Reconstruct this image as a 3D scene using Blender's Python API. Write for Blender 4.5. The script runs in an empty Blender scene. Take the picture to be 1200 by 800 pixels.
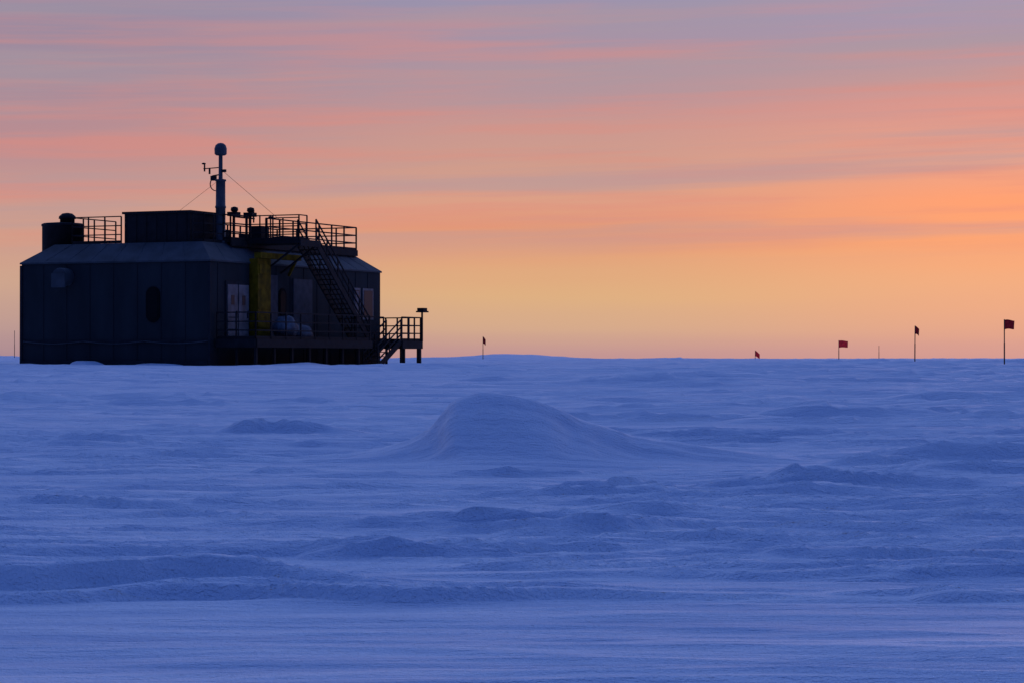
import bpy, bmesh, math, random
import numpy as np
from mathutils import Vector, Matrix
random.seed(7)
F = 2833.0; EYE = 1.2
scene = bpy.context.scene
scene.view_settings.view_transform = 'Standard'
scene.view_settings.look = 'None'
scene.view_settings.exposure = 0

def lin(c):
    r = []
    for v in c:
        v /= 255.0
        r.append(v/12.92 if v <= 0.04045 else ((v+0.055)/1.055)**2.4)
    return (r[0], r[1], r[2], 1)

# ---------------------------------------------------------------- camera
cd = bpy.data.cameras.new("camera"); cam = bpy.data.objects.new("camera", cd)
scene.collection.objects.link(cam)
cd.sensor_width = 36; cd.lens = 36*F/1200; cd.clip_start = 0.1; cd.clip_end = 30000
cam.location = (0, 0, EYE)
cam.rotation_euler = (math.radians(90)+math.atan(20/F), 0, 0)
scene.camera = cam

# ---------------------------------------------------------------- world
w = bpy.data.worlds.new("World"); scene.world = w; w.use_nodes = True
nt = w.node_tree; nt.nodes.clear()
N = nt.nodes.new; Lk = nt.links.new
def math_n(op, a, b=None, c=None, clamp=False, tree=None):
    t = tree or nt
    n = t.nodes.new('ShaderNodeMath'); n.operation = op; n.use_clamp = clamp
    for i, v in enumerate((a, b, c)):
        if v is None: continue
        if isinstance(v, (int, float)): n.inputs[i].default_value = v
        else: t.links.new(v, n.inputs[i])
    return n.outputs[0]
def smooth(v, a, b, lo=0.0, hi=1.0):
    n = N('ShaderNodeMapRange'); n.interpolation_type = 'SMOOTHSTEP'
    if a > b: a, b, lo, hi = b, a, hi, lo
    Lk(v, n.inputs[0]); n.inputs[1].default_value = a; n.inputs[2].default_value = b
    n.inputs[3].default_value = lo; n.inputs[4].default_value = hi
    return n.outputs[0]
def mixc(f, a, b):
    n = N('ShaderNodeMix'); n.data_type = 'RGBA'
    if isinstance(f, (int, float)): n.inputs[0].default_value = f
    else: Lk(f, n.inputs[0])
    for s, v in ((6, a), (7, b)):
        if isinstance(v, tuple): n.inputs[s].default_value = v
        else: Lk(v, n.inputs[s])
    return n.outputs[2]
tc = N('ShaderNodeTexCoord'); sep = N('ShaderNodeSeparateXYZ'); Lk(tc.outputs['Generated'], sep.inputs[0])
X_, Y_, Z_ = sep.outputs
V = math_n('ARCSINE', Z_); A = math_n('ARCTAN2', X_, Y_)
def noise(su, sv, tilt, scale=1.0, detail=4, rough=0.55, off=0.0):
    c = N('ShaderNodeCombineXYZ')
    Lk(math_n('MULTIPLY', A, su), c.inputs[0])
    t = math_n('MULTIPLY_ADD', A, -tilt, V)
    Lk(math_n('MULTIPLY', t, sv), c.inputs[1]); c.inputs[2].default_value = off
    n = N('ShaderNodeTexNoise'); n.inputs['Scale'].default_value = scale
    n.inputs['Detail'].default_value = detail; n.inputs['Roughness'].default_value = rough
    Lk(c.outputs[0], n.inputs['Vector']); return n.outputs[0]
n1 = noise(2.5, 60, 0.015, 1.0, 2)
n2 = noise(5, 105, 0.02, 1.0, 4, 0.6, 3.1)
n3 = noise(3, 80, 0.03, 1.0, 4, 0.6, 8.3)
vd = math_n('ADD', V, math_n('MULTIPLY', math_n('SUBTRACT', n1, 0.5), 0.010))
p = math_n('DIVIDE', vd, 0.6, clamp=True)
def ramp(stops):
    r = N('ShaderNodeValToRGB'); cr = r.color_ramp
    while len(cr.elements) > 1: cr.elements.remove(cr.elements[-1])
    first = True
    for pos, c in sorted(stops, key=lambda s: s[0]):
        if first: e = cr.elements[0]; e.position = pos; first = False
        else: e = cr.elements.new(pos)
        e.color = c
    Lk(p, r.inputs[0]); return r.outputs[0]
def st(y, c): return (max(0, (420-y)/F/0.6), lin(c))
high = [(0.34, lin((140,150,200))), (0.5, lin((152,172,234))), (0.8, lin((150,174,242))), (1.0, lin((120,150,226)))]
left = ramp([st(420,(166,134,146)), st(385,(186,152,146)), st(335,(204,164,142)), st(285,(208,158,138)),
             st(240,(202,154,142)), st(190,(186,143,146)), st(150,(180,138,146)), st(100,(162,139,155)),
             st(50,(154,137,158)), st(0,(144,138,165))]+high)
midr = ramp([st(420,(188,146,148)), st(385,(208,168,140)), st(345,(218,174,130)), st(300,(222,162,124)),
             st(270,(224,150,118)), st(235,(217,158,134)), st(190,(204,154,140)), st(150,(198,149,144)),
             st(110,(180,146,154)), st(50,(164,145,164)), st(0,(150,145,174))]+high)
right = ramp([st(420,(204,152,146)), st(385,(222,164,138)), st(335,(235,170,130)), st(285,(248,164,116)),
             st(240,(252,158,114)), st(195,(232,160,136)), st(130,(220,148,138)), st(95,(194,150,150)),
             st(50,(170,147,166)), st(0,(154,150,180))]+high)
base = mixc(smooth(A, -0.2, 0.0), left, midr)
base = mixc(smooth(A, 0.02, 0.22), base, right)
# thin streaked cirrus lit from below: salmon and grey-lilac bands
win = math_n('MULTIPLY', smooth(V, 0.035, 0.06), smooth(V, 0.185, 0.10))
win2 = math_n('MULTIPLY', smooth(V, 0.035, 0.06), smooth(V, 0.20, 0.12))
s1 = math_n('MULTIPLY', math_n('MULTIPLY', smooth(n2, 0.42, 0.68), win), 0.52)
base = mixc(s1, base, lin((220,138,126)))
s2 = math_n('MULTIPLY', math_n('MULTIPLY', smooth(n3, 0.42, 0.68), win2), 0.5)
base = mixc(s2, base, lin((166,150,160)))
# anti-solar half of the sky is plain dusk blue
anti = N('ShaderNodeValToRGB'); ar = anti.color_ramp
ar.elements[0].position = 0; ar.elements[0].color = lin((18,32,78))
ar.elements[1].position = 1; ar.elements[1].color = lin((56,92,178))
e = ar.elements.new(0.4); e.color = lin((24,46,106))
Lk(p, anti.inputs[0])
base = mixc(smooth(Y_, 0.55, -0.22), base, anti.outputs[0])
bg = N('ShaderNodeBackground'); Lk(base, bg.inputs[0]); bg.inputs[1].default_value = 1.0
sky = N('ShaderNodeTexSky'); sky.sky_type = 'NISHITA'; sky.sun_disc = False
sky.sun_elevation = math.radians(1.0); sky.sun_rotation = math.radians(14)
bg2 = N('ShaderNodeBackground'); Lk(sky.outputs[0], bg2.inputs[0]); bg2.inputs[1].default_value = 0.003
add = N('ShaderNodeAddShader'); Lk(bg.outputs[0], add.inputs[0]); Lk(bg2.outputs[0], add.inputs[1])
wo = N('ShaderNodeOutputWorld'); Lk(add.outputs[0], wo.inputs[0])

sl = bpy.data.lights.new("sun", 'SUN'); sl.energy = 0.36; sl.angle = math.radians(9); sl.color = (0.95, 0.70, 0.86)
sun = bpy.data.objects.new("sun", sl); scene.collection.objects.link(sun)
az = math.radians(14); el = math.radians(5)
d = Vector((math.sin(az)*math.cos(el), math.cos(az)*math.cos(el), math.sin(el)))
sun.rotation_euler = d.to_track_quat('Z', 'Y').to_euler(); sun.location = d*50

# ---------------------------------------------------------------- materials
def mat(name, col, rough=0.7, metal=0.0, var=0.25, scale=3.0, spec=0.3, bump=0.0, stretch=(1,1,1), transl=0):
    m = bpy.data.materials.new(name); m.use_nodes = True; t = m.node_tree
    b = t.nodes['Principled BSDF']; b.inputs['Roughness'].default_value = rough
    b.inputs['Metallic'].default_value = metal; b.inputs['Specular IOR Level'].default_value = spec
    c = t.nodes.new('ShaderNodeTexCoord'); mp = t.nodes.new('ShaderNodeMapping'); mp.inputs['Scale'].default_value = stretch
    t.links.new(c.outputs['Object'], mp.inputs[0])
    n = t.nodes.new('ShaderNodeTexNoise'); n.inputs['Scale'].default_value = scale; n.inputs['Detail'].default_value = 4
    t.links.new(mp.outputs[0], n.inputs['Vector'])
    r = t.nodes.new('ShaderNodeValToRGB')
    r.color_ramp.elements[0].position = 0.3; r.color_ramp.elements[1].position = 0.7
    r.color_ramp.elements[0].color = tuple(x*(1-var) for x in col)+(1,)
    r.color_ramp.elements[1].color = tuple(min(1, x*(1+var)) for x in col)+(1,)
    t.links.new(n.outputs[0], r.inputs[0]); t.links.new(r.outputs[0], b.inputs['Base Color'])
    if bump:
        bp = t.nodes.new('ShaderNodeBump'); bp.inputs['Distance'].default_value = bump
        t.links.new(n.outputs[0], bp.inputs['Height']); t.links.new(bp.outputs[0], b.inputs['Normal'])
    if transl:
        tr = t.nodes.new('ShaderNodeBsdfTranslucent'); t.links.new(r.outputs[0], tr.inputs[0])
        mx = t.nodes.new('ShaderNodeMixShader'); mx.inputs[0].default_value = transl
        t.links.new(b.outputs[0], mx.inputs[1]); t.links.new(tr.outputs[0], mx.inputs[2])
        t.links.new(mx.outputs[0], t.nodes['Material Output'].inputs[0])
    return m
M_wall = mat("siding", (0.028,0.032,0.036), 0.8, 0, 0.2, 1.2, 0.12, 0.01, (1,1,0.3))
M_trim = mat("trim", (0.022,0.025,0.031), 0.7, spec=.12)
M_roof = mat("roof_metal", (0.062,0.067,0.075), 0.7, 0, 0.25, 1.5, 0.2)
M_steel = mat("dark_steel", (0.020,0.018,0.020), 0.7, spec=.12)
M_galv = mat("galvanised_steel", (0.07,0.07,0.08), 0.6, 0)
M_door = mat("door_paint", (0.17,0.15,0.15), 0.6, 0, 0.4, 2.5)
M_yel = mat("yellow_paint", (0.17,0.095,0.004), 0.7, 0, 0.5, spec=.1)
M_glass = mat("window_glass", (0.012,0.013,0.02), 0.4, 0, 0.1, 2, 0.2)
M_redflag = mat("red_cloth", (0.6,0.03,0.04), 0.85, 0, 0.3, 9, transl=.6)
M_blackflag = mat("dark_red_cloth", (0.26,0.014,0.02), 0.85, 0, 0.3, 9, transl=.45)
M_bamboo = mat("bamboo", (0.06,0.045,0.03), 0.7, 0, 0.3, 9)
M_drift = mat("drift_snow", (0.72,0.75,0.8), 0.8, 0, 0.05, 6, 0.2, 0.02)

ms = bpy.data.materials.new("snow"); ms.use_nodes = True; t = ms.node_tree
b = t.nodes['Principled BSDF']; b.inputs['Roughness'].default_value = 0.75; b.inputs['Specular IOR Level'].default_value = 0.08
tcg = t.nodes.new('ShaderNodeTexCoord')
def gn(sc, scale, detail=4, rough=0.55):
    mp = t.nodes.new('ShaderNodeMapping'); mp.inputs['Scale'].default_value = sc
    mp.inputs['Rotation'].default_value = (0,0,math.radians(4))
    t.links.new(tcg.outputs['Object'], mp.inputs[0])
    n = t.nodes.new('ShaderNodeTexNoise'); n.inputs['Scale'].default_value = scale
    n.inputs['Detail'].default_value = detail; n.inputs['Roughness'].default_value = rough
    t.links.new(mp.outputs[0], n.inputs['Vector']); return n.outputs[0]
g1 = gn((0.22,1.7,1), 1.6, 4, 0.6)
g2 = gn((.6,2.2,1), 16, 3, 0.65)
g3 = gn((1,1,1), 60, 2, 0.6)
r = t.nodes.new('ShaderNodeValToRGB')
r.color_ramp.elements[0].position = 0.35; r.color_ramp.elements[1].position = 0.66
r.color_ramp.elements[0].color = (0.66,0.72,0.81,1); r.color_ramp.elements[1].color = (0.88,0.89,0.91,1)
t.links.new(g1, r.inputs[0]); t.links.new(r.outputs[0], b.inputs['Base Color'])
prev = None
for g, dist in ((g1,0.10),(g2,0.022),(g3,0.016)):
    bp = t.nodes.new('ShaderNodeBump'); bp.inputs['Distance'].default_value = dist; bp.inputs['Strength'].default_value = 0.9
    t.links.new(g, bp.inputs['Height'])
    if prev: t.links.new(prev, bp.inputs['Normal'])
    prev = bp.outputs[0]
t.links.new(prev, b.inputs['Normal'])

# ---------------------------------------------------------------- terrain
rng = np.random.default_rng(5)
P = rng.permutation(256); P = np.concatenate([P,P,P]); GA = rng.uniform(0, 2*np.pi, 256)
GX, GY = np.cos(GA), np.sin(GA)
def perlin(x, y):
    xi = np.floor(x).astype(int); yi = np.floor(y).astype(int); xf = x-xi; yf = y-yi
    xi &= 255; yi &= 255
    u = xf*xf*xf*(xf*(xf*6-15)+10); v = yf*yf*yf*(yf*(yf*6-15)+10)
    def g(ix, iy, dx, dy):
        h = P[P[ix]+iy]; return GX[h]*dx+GY[h]*dy
    a = g(xi,yi,xf,yf); b_ = g(xi+1,yi,xf-1,yf); c = g(xi,yi+1,xf,yf-1); d_ = g(xi+1,yi+1,xf-1,yf-1)
    return (a+(b_-a)*u)+((c+(d_-c)*u)-(a+(b_-a)*u))*v
PD = [0,12,20,27,40,60,80,98,120,160,220,400,20000]
PZ = [0,0,.03,.07,.22,.52,.76,.90,.98,1.08,1.13,1.15,1.15]
def dist_for(ypx):
    ds = np.linspace(6,140,4000); yy = 420+(EYE-np.interp(ds,PD,PZ))*F/ds
    return float(np.interp(-ypx, -yy, ds))
dunes = []
def dn(px, y, hw, hp, tilt=0.03, wfk=.6, wbk=8):
    D = dist_for(y); L = hw*D/F*1.35; H = 1.25*hp*D/F
    dunes.append(((px-600)*D/F, D, L, H, max(.04,H*wfk), max(.6,H*wbk), tilt))
for a in [(60,697,350,27,.02,.45),(440,705,420,15,.03,.45),(330,655,110,9),(480,658,100,15,.03,.8),(640,653,150,10),(730,627,60,9),
          (690,585,95,8),(240,541,70,8),(345,558,50,6),(340,511,70,13,.03,.9),(985,586,105,16,.03,.9),(965,561,50,11),(1150,540,105,17,.03,1.0),
          (1040,545,60,9),(890,607,60,9),(1080,660,150,12),(900,643,170,13,.03,.8),(1180,614,80,9),(990,493,90,11,.03,1.0),
          (830,498,120,9),(1100,491,80,9),(735,472,60,8),(30,472,60,6),(1160,707,70,9),(640,629,50,8),(520,617,80,6),
          (1120,471,60,7),(200,500,40,5),(620,560,80,5),(860,521,80,7)]:
    dn(*a)
NEX = len(dunes)
rr = random.Random(11)
for i in range(850):
    D = 12*math.exp(rr.random()*math.log(170/12)); ang = rr.uniform(-.30,.30)
    sc = math.sqrt(D/30)
    H = rr.uniform(.012,.055)*min(sc,1.6)*(1.0 + .4*max(0, ang/.2))
    if rr.random() < .10: H *= 1.6
    L = rr.uniform(1.0,4.0)*max(.6,min(sc,1.9))
    dunes.append((D*math.sin(ang), D, L, H, H*rr.uniform(.5,1.5), H*rr.uniform(7,16), rr.uniform(-.06,.10)))
def sst(x): x = np.clip(x,0,1); return x*x*(3-2*x)
def height(X, Y):
    D = np.hypot(X, Y); z = np.interp(D, PD, PZ)
    wx = X + .8*perlin(X*.15, Y*.2); wy = Y + .5*perlin(X*.25+9, Y*.5)
    far = np.clip(D/40, .35, 1.2)*np.clip(1.4-D/600,0.15,1)
    rt = sst((X/np.maximum(D,1)+.05)/.25)
    z = z + .09*far*perlin(wx*.08, wy*.33) + .055*far*(0.6+.5*rt)*perlin(wx*.16+3, wy*1.0)
    rd = 1-np.abs(perlin(wx*.13+20, wy*.8+5))*2.2
    z = z + .055*far*(0.5+.5*rt)*np.clip(rd,0,1)**3
    rd = 1-np.abs(perlin(wx*.26+50, wy*2.2+15))*2.0
    z = z + .035*np.clip(far,0,1)*np.clip(rd,0,1)**3
    z = z + .018*perlin(wx*.5, wy*4.0) + .011*perlin(wx*1.5, wy*9)
    return z
def add_dunes(X, Y, z):
    mask0 = np.exp(-((X-.5)/3.2)**2-((Y-25.5)/2.6)**2)
    for kk, (cx, cy, L, H, wf, wb, tl) in enumerate(dunes):
        m = (np.abs(X-cx) < L) & (Y > cy-wf-L*.2-.6) & (Y < cy+wb+L*.2+.6)
        if not m.any(): continue
        x = X[m]-cx; s = x/L
        s2 = np.where(s < -.35, (s+.35)/.65, (s+.35)/1.35)
        env = np.clip(1-s2*s2, 0, 1)**1.1*(1+.35*perlin(x*1.3/max(L,.5)*2+cx*3, np.full_like(x, cy*1.7)))
        dy = Y[m]-(cy+tl*x+.12*L*perlin(x/L*2.2+cx, np.full_like(x, cy)) + .05*perlin(x*2.5+cx, np.full_like(x, cy+7)))
        f = wf*(.6+.4*env)
        u = np.clip(1+dy/f,0,1)
        pr = np.where(dy < 0, u*u*(1.6-.6*u), np.clip(1-dy/wb,0,1)**1.7)
        z[m] += H*env*pr*((1-mask0[m]) if kk >= NEX else 1)
    # the big wind-carved snow mound: blunt left end over a spreading apron, long tail to the right
    m = (np.abs(X-.6) < 5) & (np.abs(Y-26.5) < 5)
    if m.any():
        x = X[m]; y = Y[m]
        px = np.array([-2.4,-1.8,-1.4,-1.15,-.98,-.88,-.81,-.74,-.66,-.54,-.36,-.1,.2,.48,.75,.95,1.4,2.0,2.6,3.4])
        ph = np.array([0,.05,.11,.18,.26,.34,.43,.56,.65,.70,.735,.72,.67,.57,.46,.38,.24,.15,.08,0])
        dy = y-(26.4+.12*x+.12*perlin(x*1.3, y*0)+.05*perlin(x*4, y*0+3))
        xs = x + .07*perlin(x*2, y*3) + .05*perlin(x*5+4, y*4) + .16*np.clip(dy,-1.2,1.2)
        top = sum(np.interp(xs+k, px, ph) for k in (-.05,-.025,0,.025,.05))/5
        u = np.clip(1+dy/(.45+.65*np.clip(top/.6,0,1)),0,1)
        front = .80*(.55*u**1.3+.45*sst(u))+.20*np.exp(-(dy/1.4)**2)
        pr = np.where(dy < 0, front, np.exp(-(dy/1.4)**2))
        z[m] += top*pr + .035*perlin(x*2.2, y*2.2)*np.clip(top*3,0,1)*pr + .016*perlin(x*6,y*6)*np.clip(top*3,0,1)*pr
    return z
def ground_z(x, y):
    X = np.array([float(x)]); Y = np.array([float(y)])
    z = flatten(X, Y, add_dunes(X, Y, height(X, Y))); return float(z[0])
BO = np.array([-12.5,100.0]); TH = math.atan2(.912,.411)
def flatten(X, Y, z):
    lx = (X-BO[0])*math.cos(TH)+(Y-BO[1])*math.sin(TH); ly = -(X-BO[0])*math.sin(TH)+(Y-BO[1])*math.cos(TH)
    dd = np.hypot(np.maximum(np.maximum(-lx, lx-15.5),0), np.maximum(np.maximum(-2.5-ly, ly-9.5),0))
    k = np.exp(-(dd/4)**2)
    z = z*(1-k)+(.90+.25*(z-.95))*k
    z = z + .38*np.exp(-((X-.5)/4.5)**2-((Y-200)/25)**2) + .15*np.exp(-((X+5)/5)**2-((Y-190)/25)**2) + .3*np.exp(-((X+48)/9)**2-((Y-210)/20)**2)
    return z
rad = [0.4,1,2,3,4,5]
while rad[-1] < 8: rad.append(rad[-1]*1.02)
while rad[-1] < 35: rad.append(rad[-1]*1.0025)
while rad[-1] < 170: rad.append(rad[-1]*1.004)
while rad[-1] < 500: rad.append(rad[-1]*1.02)
while rad[-1] < 14000: rad.append(rad[-1]*1.15)
rad = np.array(rad)
dense = np.linspace(-.26,.26,1050)
rest = np.linspace(.26, 2*np.pi-.26, 90)[1:-1]
angs = np.concatenate([dense, rest]); nr, na = len(rad), len(angs)
R, T = np.meshgrid(rad, angs, indexing='ij')
X = (R*np.sin(T)).ravel(); Y = (R*np.cos(T)).ravel()
Z = flatten(X, Y, add_dunes(X, Y, height(X, Y)))
co = np.stack([X,Y,Z],1); co = np.vstack([co, [[0,0,float(Z[:na].mean())]]])
i = np.arange(nr-1)[:,None]*na; j = np.arange(na)[None,:]; j2 = (j+1) % na
q = np.stack([i+j, i+na+j, i+na+j2, i+j2], -1).reshape(-1,4)[:, ::-1]
c0 = nr*na; tri = np.stack([np.full(na,c0), np.arange(na), (np.arange(na)+1)%na],1)[:, ::-1]
me = bpy.data.meshes.new("snow_ground")
me.vertices.add(len(co)); me.vertices.foreach_set("co", co.ravel())
nl = q.size+tri.size; me.loops.add(nl); me.loops.foreach_set("vertex_index", np.concatenate([q.ravel(), tri.ravel()]).astype(np.int32))
npoly = len(q)+len(tri); me.polygons.add(npoly)
ls = np.concatenate([np.arange(len(q))*4, q.size+np.arange(len(tri))*3]).astype(np.int32)
me.polygons.foreach_set("loop_start", ls)
me.update(calc_edges=True); me.validate()
me.polygons.foreach_set("use_smooth", np.ones(len(me.polygons), dtype=bool))
me.materials.append(ms); me.update()
go = bpy.data.objects.new("snow_ground", me); scene.collection.objects.link(go)
if me.polygons[len(me.polygons)//2].normal.z < 0: me.flip_normals()

# ---------------------------------------------------------------- helpers
def finish(bm, name, mats, parent=None, loc=None):
    me = bpy.data.meshes.new(name); bmesh.ops.recalc_face_normals(bm, faces=bm.faces); bm.to_mesh(me); bm.free()
    for m in (mats if isinstance(mats, list) else [mats]): me.materials.append(m)
    o = bpy.data.objects.new(name, me); scene.collection.objects.link(o)
    if parent: o.parent = parent
    if loc: o.location = loc
    return o
def box(bm, x0,x1,y0,y1,z0,z1, mi=0):
    vs = [bm.verts.new((x,y,z)) for z in (z0,z1) for x,y in ((x0,y0),(x1,y0),(x1,y1),(x0,y1))]
    for f in ((0,3,2,1),(4,5,6,7),(0,1,5,4),(1,2,6,5),(2,3,7,6),(3,0,4,7)):
        fc = bm.faces.new([vs[k] for k in f]); fc.material_index = mi
def beam(bm, p, q, w=.05, h=None, mi=0):
    h = h or w; p = Vector(p); q = Vector(q); d = (q-p)
    if d.length < 1e-5: return
    d.normalize(); up = Vector((0,0,1)) if abs(d.z) < .95 else Vector((1,0,0))
    s = d.cross(up).normalized()*w/2; u = s.cross(d).normalized()*h/2
    a = [bm.verts.new(p+i*s+j*u) for i,j in ((-1,-1),(1,-1),(1,1),(-1,1))]
    b = [bm.verts.new(q+i*s+j*u) for i,j in ((-1,-1),(1,-1),(1,1),(-1,1))]
    fs = [bm.faces.new(a), bm.faces.new(b[::-1])]+[bm.faces.new((a[k],b[k],b[(k+1)%4],a[(k+1)%4])) for k in range(4)]
    for f in fs: f.material_index = mi
def lathe(bm, cx, cy, prof, n=20, mi=0):
    rings = []
    for r_, z_ in prof:
        rings.append([bm.verts.new((cx+max(r_,.001)*math.cos(2*math.pi*k/n), cy+max(r_,.001)*math.sin(2*math.pi*k/n), z_)) for k in range(n)])
    for a, b in zip(rings, rings[1:]):
        for k in range(n):
            f = bm.faces.new((a[k],a[(k+1)%n],b[(k+1)%n],b[k])); f.material_index = mi; f.smooth = True
    bm.faces.new(rings[0][::-1]).material_index = mi; bm.faces.new(rings[-1]).material_index = mi
def railing(bm, pts, h=1.1, step=1.2, w=.05, rails=(1.0,.66,.33), toe=True):
    for a, b in zip(pts, pts[1:]):
        a = Vector(a); b = Vector(b); L = (b-a).length; n = max(1, round(L/step))
        for k in range(n+1):
            p_ = a.lerp(b, k/n); beam(bm, p_, p_+Vector((0,0,h)), w)
        for f in rails:
            o = Vector((0,0,h*f)); beam(bm, a+o, b+o, w*.9)
        if toe: beam(bm, a+Vector((0,0,.07)), b+Vector((0,0,.07)), .015, .12)

# ---------------------------------------------------------------- research station
root = bpy.data.objects.new("polar_research_station", None); scene.collection.objects.link(root)
root.location = (BO[0], BO[1], .90); root.rotation_euler = (0,0,TH)
LX, LY, WT, RT = 15.3, 9.4, 4.32, 5.2
bm = bmesh.new(); box(bm, 0,LX,0,LY,-1.2,WT); finish(bm, "walls", M_wall, root)
bm = bmesh.new()
lo = [bm.verts.new(v) for v in ((-.06,-.06,WT+.003),(LX+.06,-.06,WT+.003),(LX+.06,LY+.06,WT+.003),(-.06,LY+.06,WT+.003))]
lo2 = [bm.verts.new(v) for v in ((-.06,-.06,WT+.07),(LX+.06,-.06,WT+.07),(LX+.06,LY+.06,WT+.07),(-.06,LY+.06,WT+.07))]
hi_ = [bm.verts.new(v) for v in ((1,1,RT),(LX-1,1,RT),(LX-1,LY-1,RT),(1,LY-1,RT))]
bm.faces.new(lo[::-1]); bm.faces.new(hi_)
for k in range(4):
    bm.faces.new((lo[k],lo[(k+1)%4],lo2[(k+1)%4],lo2[k])); bm.faces.new((lo2[k],lo2[(k+1)%4],hi_[(k+1)%4],hi_[k]))
finish(bm, "roof", M_roof, root)
bm = bmesh.new()
k = 1.18
while k < LY-.2: beam(bm, (-.006,k,-.5), (-.006,k,WT-.05), .01, .03); k += 1.18
k = .6
while k < LX-.1:
    if not (1.2 < k < 4.7): beam(bm, (k,-.006,-.5), (k,-.006,WT-.05), .03, .01)
    k += 1.22
for y_ in (0,LY): beam(bm, (-.01,y_,-.6), (-.01,y_,WT-.05), .1, .12)
box(bm, -.05,-.003,.07,LY-.07,.98,1.08); box(bm, -.07,-.004,.07,LY-.07,-.4,.22)
finish(bm, "wall_seams", M_trim, root)
bm = bmesh.new()
for s in range(1,8):
    y_ = s*LY/8
    beam(bm, (-.03,y_,WT+.085),(1.0,1+ (LY-2)*s/8,RT+.005), .02,.02)
for s in range(1,13):
    beam(bm, (s*LX/13,-.03,WT+.085),(1+(LX-2)*s/13,1,RT+.005), .02,.02)
finish(bm, "roof_seams", M_roof, root)
bm = bmesh.new()
pts = [(-.09, .05+9.2*i/24, 1.03-.10*abs(math.sin(i/24*math.pi*3))) for i in range(25)]
for a, b_ in zip(pts, pts[1:]): beam(bm, a, b_, .03)
finish(bm, "wall_cable", M_galv, root)
def oval(bm, plane, c, z, w_, h_, proud, mi, n=28):
    ring = []; r_ = w_/2
    for k in range(n):
        a = 2*math.pi*k/n; u = r_*math.cos(a); v = r_*math.sin(a)+(h_/2-r_)*(1 if math.sin(a) >= 0 else -1)
        ring.append((u,v))
    def P3(u,v,o): return (-o, c+u, z+v) if plane == 'f' else (c+u, -o, z+v)
    A_ = [bm.verts.new(P3(u,v,proud)) for u,v in ring]; B_ = [bm.verts.new(P3(u,v,-.02)) for u,v in ring]
    bm.faces.new(A_).material_index = mi
    for k in range(n): bm.faces.new((A_[k],A_[(k+1)%n],B_[(k+1)%n],B_[k])).material_index = mi
M_black = mat("black_gasket", (0.006,0.006,0.007), 0.8, spec=.1)
M_dglass = mat("dark_porthole_glass", (0.004,0.004,0.006), 0.5, 0, 0.1, 2, 0.1)
bm = bmesh.new(); oval(bm,'f',2.75,2.55,.68,1.5,.05,0); oval(bm,'f',2.75,2.55,.48,1.26,.06,1)
oval(bm,'s',6.0,2.75,.62,1.2,.05,0); oval(bm,'s',6.0,2.75,.44,1.0,.06,1); finish(bm, "oval_windows", [M_black,M_dglass], root)
bm = bmesh.new()
lathe(bm, 0,0,[(.36,-.36),(.38,-.3),(.38,.3),(.36,.36)],20)
for v in bm.verts: v.co = Vector((v.co.z*.9-.3, v.co.x, v.co.y*1.0))
for v in bm.verts: v.co += Vector((0,7.06,3.75))
box(bm, -.68,-.58,6.72,7.40,3.30,3.9); finish(bm, "vent_hood", M_roof, root)
bm = bmesh.new()
box(bm, 1.2,3.08,-.05,-.002,1.1,3.55,0)
for x0 in (1.3,2.2): box(bm, x0,x0+.8,-.09,-.052,1.16,3.4,1); box(bm, x0+.26,x0+.52,-.10,-.092,2.55,2.95,2); beam(bm,(x0+.68,-.12,2.0),(x0+.68,-.12,2.3),.04,.04,0)
for zz in (1.5,2.0): box(bm, 1.32,2.08,-.097,-.0915,zz,zz+.04,0)
finish(bm, "double_door", [M_trim,M_door,M_glass], root)
bm = bmesh.new()
for x0,x1 in ((12.6,13.2),(13.45,14.5)):
    box(bm, x0,x1,-.06,-.002,2.1,3.55,0); box(bm, x0+.1,x1-.1,-.075,-.062,2.2,3.45,1)
box(bm, 12.66,12.98,-.09,-.078,2.25,3.4,0)
finish(bm, "end_windows", [M_door,M_glass], root)
bm = bmesh.new(); box(bm, 4.8,5.5,-.07,-.003,1.1,3.9); box(bm, 6.9,8.6,-.07,-.003,1.1,3.8)
finish(bm, "wall_panels", mat("grey_panel",(0.07,0.073,0.085),.7,spec=.15), root)
bm = bmesh.new()
box(bm, 3.2,4.3,-.42,-.004,1.12,4.55); box(bm, 3.1,6.6,-.62,-.30,4.56,4.80); box(bm, 3.3,4.2,-.46,-.424,3.9,4.3)
for zz in (1.6,2.4,3.2): box(bm, 3.24,4.26,-.44,-.4215,zz,zz+.06)
beam(bm,(6.4,-.46,4.55),(6.4,-.1,3.9),.1); finish(bm, "yellow_hoist_frame", M_yel, root)
bm = bmesh.new()
lathe(bm, 2.4,8.95,[(.9,4.4),(.9,6.06),(.93,6.07),(.93,6.16),(.84,6.2),(.1,6.26)],28)
lathe(bm, 2.3,8.65,[(.32,6.2),(.32,6.38),(.38,6.39),(.36,6.5),(.22,6.62),(.05,6.65)],18)
finish(bm, "roof_drum", M_steel, root)
bm = bmesh.new(); box(bm, 1.25,3.6,1.75,5.0,RT+.003,6.44); box(bm, 1.17,3.68,1.67,5.08,6.443,6.54)
k = 1.9
while k < 4.95: beam(bm,(1.24,k,RT+.05),(1.24,k,6.4),.03,.04); k += .5
finish(bm, "roof_penthouse", M_steel, root)
bm = bmesh.new()
railing(bm, [(1.15,5.1,RT),(1.15,7.6,RT),(4.5,7.6,RT)], 1.15, .85)
railing(bm, [(3.7,5.2,RT),(6.5,5.2,RT)], 1.15, .9)
railing(bm, [(1.3,1.62,RT),(1.3,1.1,RT),(2.9,1.1,RT)], 1.2, .8)
finish(bm, "roof_railing", M_steel, root)
bm = bmesh.new()
box(bm, 2.9,14.3,.75,5.0,RT+.03,RT+.14); box(bm, 2.86,14.34,.68,.748,RT-.12,RT+.16)
box(bm, 14.302,14.36,.75,5.0,RT-.12,RT+.16)
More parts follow.
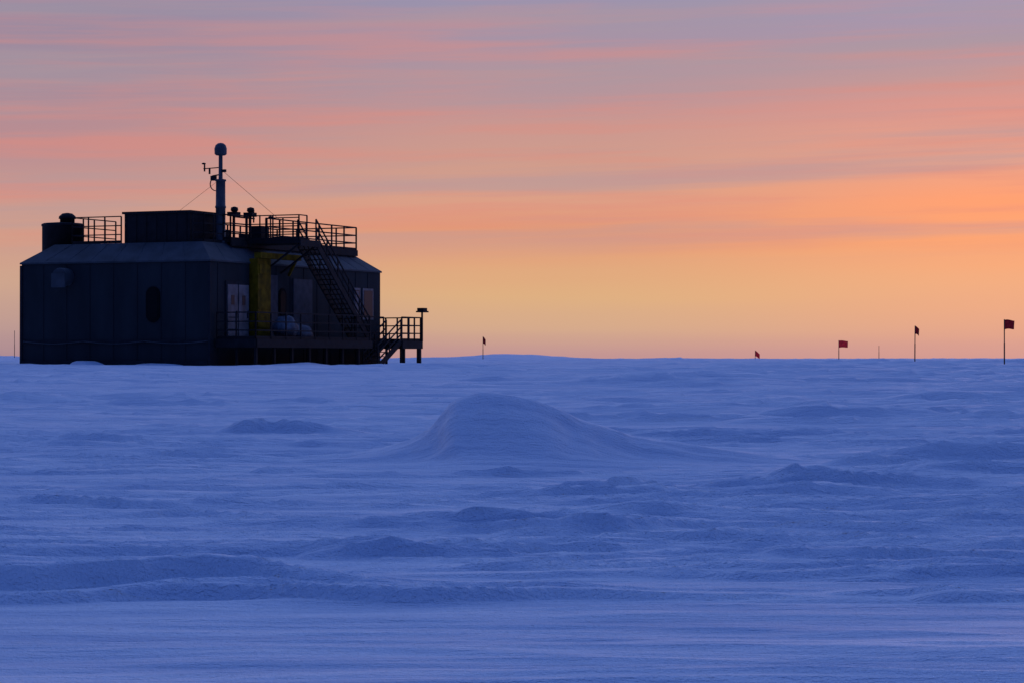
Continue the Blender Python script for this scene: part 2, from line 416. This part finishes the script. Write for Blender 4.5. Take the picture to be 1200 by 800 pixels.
for k in range(10): beam(bm, (3.2+k*1.2,.85,RT-.5),(3.2+k*1.2,.85,RT+.02),.08)
box(bm, 4.2,5.9,-1.9,.676,RT+.02,RT+.14); box(bm, 4.15,5.95,-1.96,-1.902,RT-.1,RT+.17)
for xx in (4.3,5.8): beam(bm,(xx,-1.8,RT-.02),(xx,-.05,RT-1.2),.07)
finish(bm, "roof_deck", M_steel, root)
bm = bmesh.new()
z_ = RT+.14
railing(bm, [(4.2,.75,z_),(2.9,.75,z_),(2.9,5.0,z_),(14.3,5.0,z_),(14.3,.75,z_),(5.9,.75,z_)], 1.08, 1.15, .06)
railing(bm, [(4.2,.7,z_),(4.2,-1.85,z_),(4.9,-1.85,z_)], 1.08, 1.2); railing(bm, [(5.9,.7,z_),(5.9,-.9,z_)], 1.08, .9)
finish(bm, "roof_deck_railing", M_steel, root)
bm = bmesh.new()
mx,my = 3.0,1.3
lathe(bm, mx,my,[(.3,RT+.01),(.3,RT+.1),(.21,RT+.12),(.21,6.7),(.235,6.72),(.235,6.8),(.21,6.82),(.2,7.85),(.24,7.86),(.24,7.93),(.09,7.96),(.085,8.95),(.2,8.97),(.26,9.02),(.27,9.25),(.22,9.40),(.12,9.48),(.02,9.5)],20)
finish(bm, "mast", M_galv, root)
bm = bmesh.new()
beam(bm,(mx,my,8.45),(mx,my+.85,8.42),.04); beam(bm,(mx,my+.8,8.3),(mx,my+.8,8.62),.05); beam(bm,(mx,my+.55,8.42),(mx,my+.55,8.18),.06)
beam(bm,(mx,my+.35,8.1),(mx,my+.35,7.9),.2); beam(bm,(mx,my,8.15),(mx,my+.4,8.1),.05)
pts = [(mx,my+.2+.32*math.sin(a),7.75+.3*math.cos(a)) for a in [i*math.pi/8 for i in range(0,11)]]
for a,b_ in zip(pts,pts[1:]): beam(bm,a,b_,.035)
lathe(bm, mx,my+.84,[(.02,8.6),(.09,8.62),(.09,8.66),(.02,8.68)],10)
beam(bm,(mx,my-.25,8.3),(mx,my,8.3),.12)
finish(bm, "mast_instruments", M_steel, root)
bm = bmesh.new()
beam(bm,(mx,my-.1,8.3),(7.4,.75,6.3),.011); beam(bm,(mx,my+.1,7.9),(2.2,3.0,6.5),.011)
finish(bm, "guy_wires", M_steel, root)
# instruments and clutter on the roof deck, standing above the rail line
bm = bmesh.new()
for ox, oy in ((4.6,1.6),(5.3,1.2)):
    beam(bm,(ox,oy,z_),(ox,oy,z_+1.15),.09); box(bm, ox-.2,ox+.2,oy-.22,oy+.22,z_+1.12,z_+1.3)
    lathe(bm, ox+.05,oy,[(.1,z_+1.3),(.17,z_+1.38),(.15,z_+1.5),(.03,z_+1.54)],12)
beam(bm,(4.3,1.4,z_+1.08),(6.0,1.4,z_+1.08),.07); beam(bm,(5.95,1.4,z_+.9),(5.95,1.4,z_+1.4),.05)
box(bm, 4.9,5.9,2.5,3.2,z_,z_+.6); box(bm, 3.4,4.0,2.2,2.9,z_,z_+.75)
box(bm, 8.2,9.4,2.6,3.5,z_,z_+.55); box(bm, 11.5,12.1,2.2,3,z_,z_+.5); box(bm, 6.6,7.3,1.4,2.0,z_,z_+.8)
beam(bm,(7.0,1.7,z_+.8),(7.0,1.7,z_+1.3),.05); beam(bm,(10.2,3.0,z_),(10.2,3.0,z_+1.3),.05); lathe(bm,10.2,3.0,[(.02,z_+1.3),(.12,z_+1.34),(.1,z_+1.44),(.02,z_+1.46)],10)
finish(bm, "roof_instruments", M_steel, root)
DZ = 1.1
bm = bmesh.new()
for (x0,x1,yo) in ((.35,10.6,-2.0),(10.603,13.597,-1.1),(13.6,15.7,-2.0)):
    box(bm, x0,x1,yo,-.06,DZ-.07,DZ); box(bm, x0+.01,x1-.01,yo-.05,yo-.003,DZ-.34,DZ+.01)
box(bm, .29,.347,-2.0,-.06,DZ-.34,DZ+.01); box(bm, 15.703,15.76,-2.0,.6,DZ-.34,DZ+.01); box(bm,15.35,15.7,-.057,.6,DZ-.07,DZ)
k = .5
while k < 15.7:
    if k < 10.8 or k > 13.4: beam(bm,(k,-1.9,-.8),(k,-1.9,DZ-.07),.11)
    beam(bm,(k,-1.0,-.8),(k,-1.0,DZ-.07),.09); beam(bm,(k,-1.9 if (k<10.8 or k>13.4) else -1.05,DZ-.16),(k,-.06,DZ-.16),.07,.14); k += 1.5
beam(bm,(15.6,-1.9,-.8),(15.6,-1.9,DZ-.07),.16)
finish(bm, "entrance_deck", M_steel, root)
bm = bmesh.new()
railing(bm, [(.4,-.1,DZ),(.4,-1.95,DZ),(10.5,-1.95,DZ)], 1.1, 1.2, .055)
railing(bm, [(10.7,-1.08,DZ),(13.55,-1.08,DZ)], 1.1, 1.2, .055)
railing(bm, [(13.7,-1.95,DZ),(15.65,-1.95,DZ),(15.65,.5,DZ)], 1.1, .62, .06)
finish(bm, "entrance_deck_railing", M_steel, root)
bm = bmesh.new(); beam(bm,(15.75,-1.98,DZ),(15.75,-1.98,DZ+1.35),.07); box(bm, 15.5,16.0,-2.2,-1.78,DZ+1.35,DZ+1.42); box(bm, 15.55,15.95,-2.15,-1.82,DZ+1.42,DZ+1.56)
finish(bm, "deck_corner_box", M_steel, root)
def stairs(name, x0,z0,x1,z1,ya,yb,n, hand=True):
    bm = bmesh.new()
    for y_ in (ya,yb): beam(bm,(x0,y_,z0),(x1,y_,z1),.06,.26)
    for k in range(n):
        f = (k+.5)/n; xx = x0+(x1-x0)*f; zz = z0+(z1-z0)*f
        box(bm, xx-.13,xx+.13,min(ya,yb)+.032,max(ya,yb)-.032,zz,zz+.035)
    if hand:
        for y_ in (ya,yb):
            for hh in (1.0,.66,.33): beam(bm,(x0,y_,z0+hh),(x1,y_,z1+hh),.05)
            m = max(2,int(n/3.5))
            for k in range(m+1):
                f = k/m; beam(bm,(x0+(x1-x0)*f,y_,z0+(z1-z0)*f),(x0+(x1-x0)*f,y_,z0+(z1-z0)*f+1.0),.05)
    finish(bm, name, M_steel, root)
stairs("roof_stairs", 5.7,RT+.1,10.7,DZ+.02,-.95,-1.85,20)
stairs("entrance_stairs", 13.6,DZ-.03,11.3,-.1,-1.2,-1.95,6)
def lump(bm, c, r_, sq, seed):
    res = bmesh.ops.create_icosphere(bm, subdivisions=3, radius=1)
    for v in res['verts']:
        n_ = math.sin(v.co.x*5+seed)*math.cos(v.co.y*4+seed*2)*.12+math.sin(v.co.z*6+seed)*.07
        v.co = Vector((v.co.x*r_[0]*(1+n_), v.co.y*r_[1]*(1+n_), max(v.co.z,-.55)*r_[2]*(1+n_)))+Vector(c)
    for f in bm.faces: f.smooth = True
bm = bmesh.new(); lump(bm,(4.2,-1.2,DZ+.45),(.75,.5,.55),1,1); lump(bm,(5.6,-1.1,DZ+.25),(.7,.5,.4),1,3)
finish(bm, "covered_gear", mat("tarp",(0.09,0.10,0.12),.7,0,.6,4), root)
bm = bmesh.new()
lump(bm,(-.7,5.6,-.02),(.5,.9,.22),1,2); lump(bm,(-.5,2.2,-.05),(.4,1.3,.16),1,4); lump(bm,(3,-2.6,-.05),(2.4,.6,.2),1,6)
finish(bm, "base_drift", M_drift, root)

# ---------------------------------------------------------------- marker flags and poles
def marker(name, px, D, h, fw, fh, fm, droop=0.0, lean=0.0):
    x = (px-600)*D/F; z = ground_z(x, D)
    bm = bmesh.new()
    beam(bm,(0,0,-.4),(lean*h*.5,0,h*.5),.045,None,0); beam(bm,(lean*h*.5,0,h*.5),(lean*h,0,h),.036,None,0)
    if fw:
        nx, nz = 8, 5; g = []
        for i in range(nx+1):
            col = []
            for j in range(nz+1):
                u = i/nx; v = j/nz
                col.append(bm.verts.new((lean*h+.015+u*fw, .06*math.sin(u*6+v*1.5)*(.3+u), h-.02-v*fh*(1-.12*u)-droop*u+.02*math.sin(u*5))))
            g.append(col)
        for i in range(nx):
            for j in range(nz):
                f = bm.faces.new((g[i][j],g[i+1][j],g[i+1][j+1],g[i][j+1])); f.material_index = 1; f.smooth = True
    return finish(bm, name, [M_bamboo, fm], None, (x, D, z))
marker("marker_flag", 1177, 95, 1.82, .38, .38, M_blackflag, .02)
marker("marker_flag.001", 1072, 110, 1.62, .17, .36, M_blackflag, .12, .01)
marker("marker_flag.002", 983, 150, 1.2, .55, .44, M_redflag, .02)
marker("marker_flag.003", 885, 210, .75, .38, .48, M_redflag, .3)
marker("marker_flag.004", 566, 150, 1.5, .15, .42, M_blackflag, .15)
marker("marker_pole", 1030, 190, 1.0, 0, 0, M_blackflag)
marker("marker_pole.001", 17, 200, 2.2, 0, 0, M_blackflag)
print("ground", ground_z(19,95), ground_z(-13,99), nr, na)
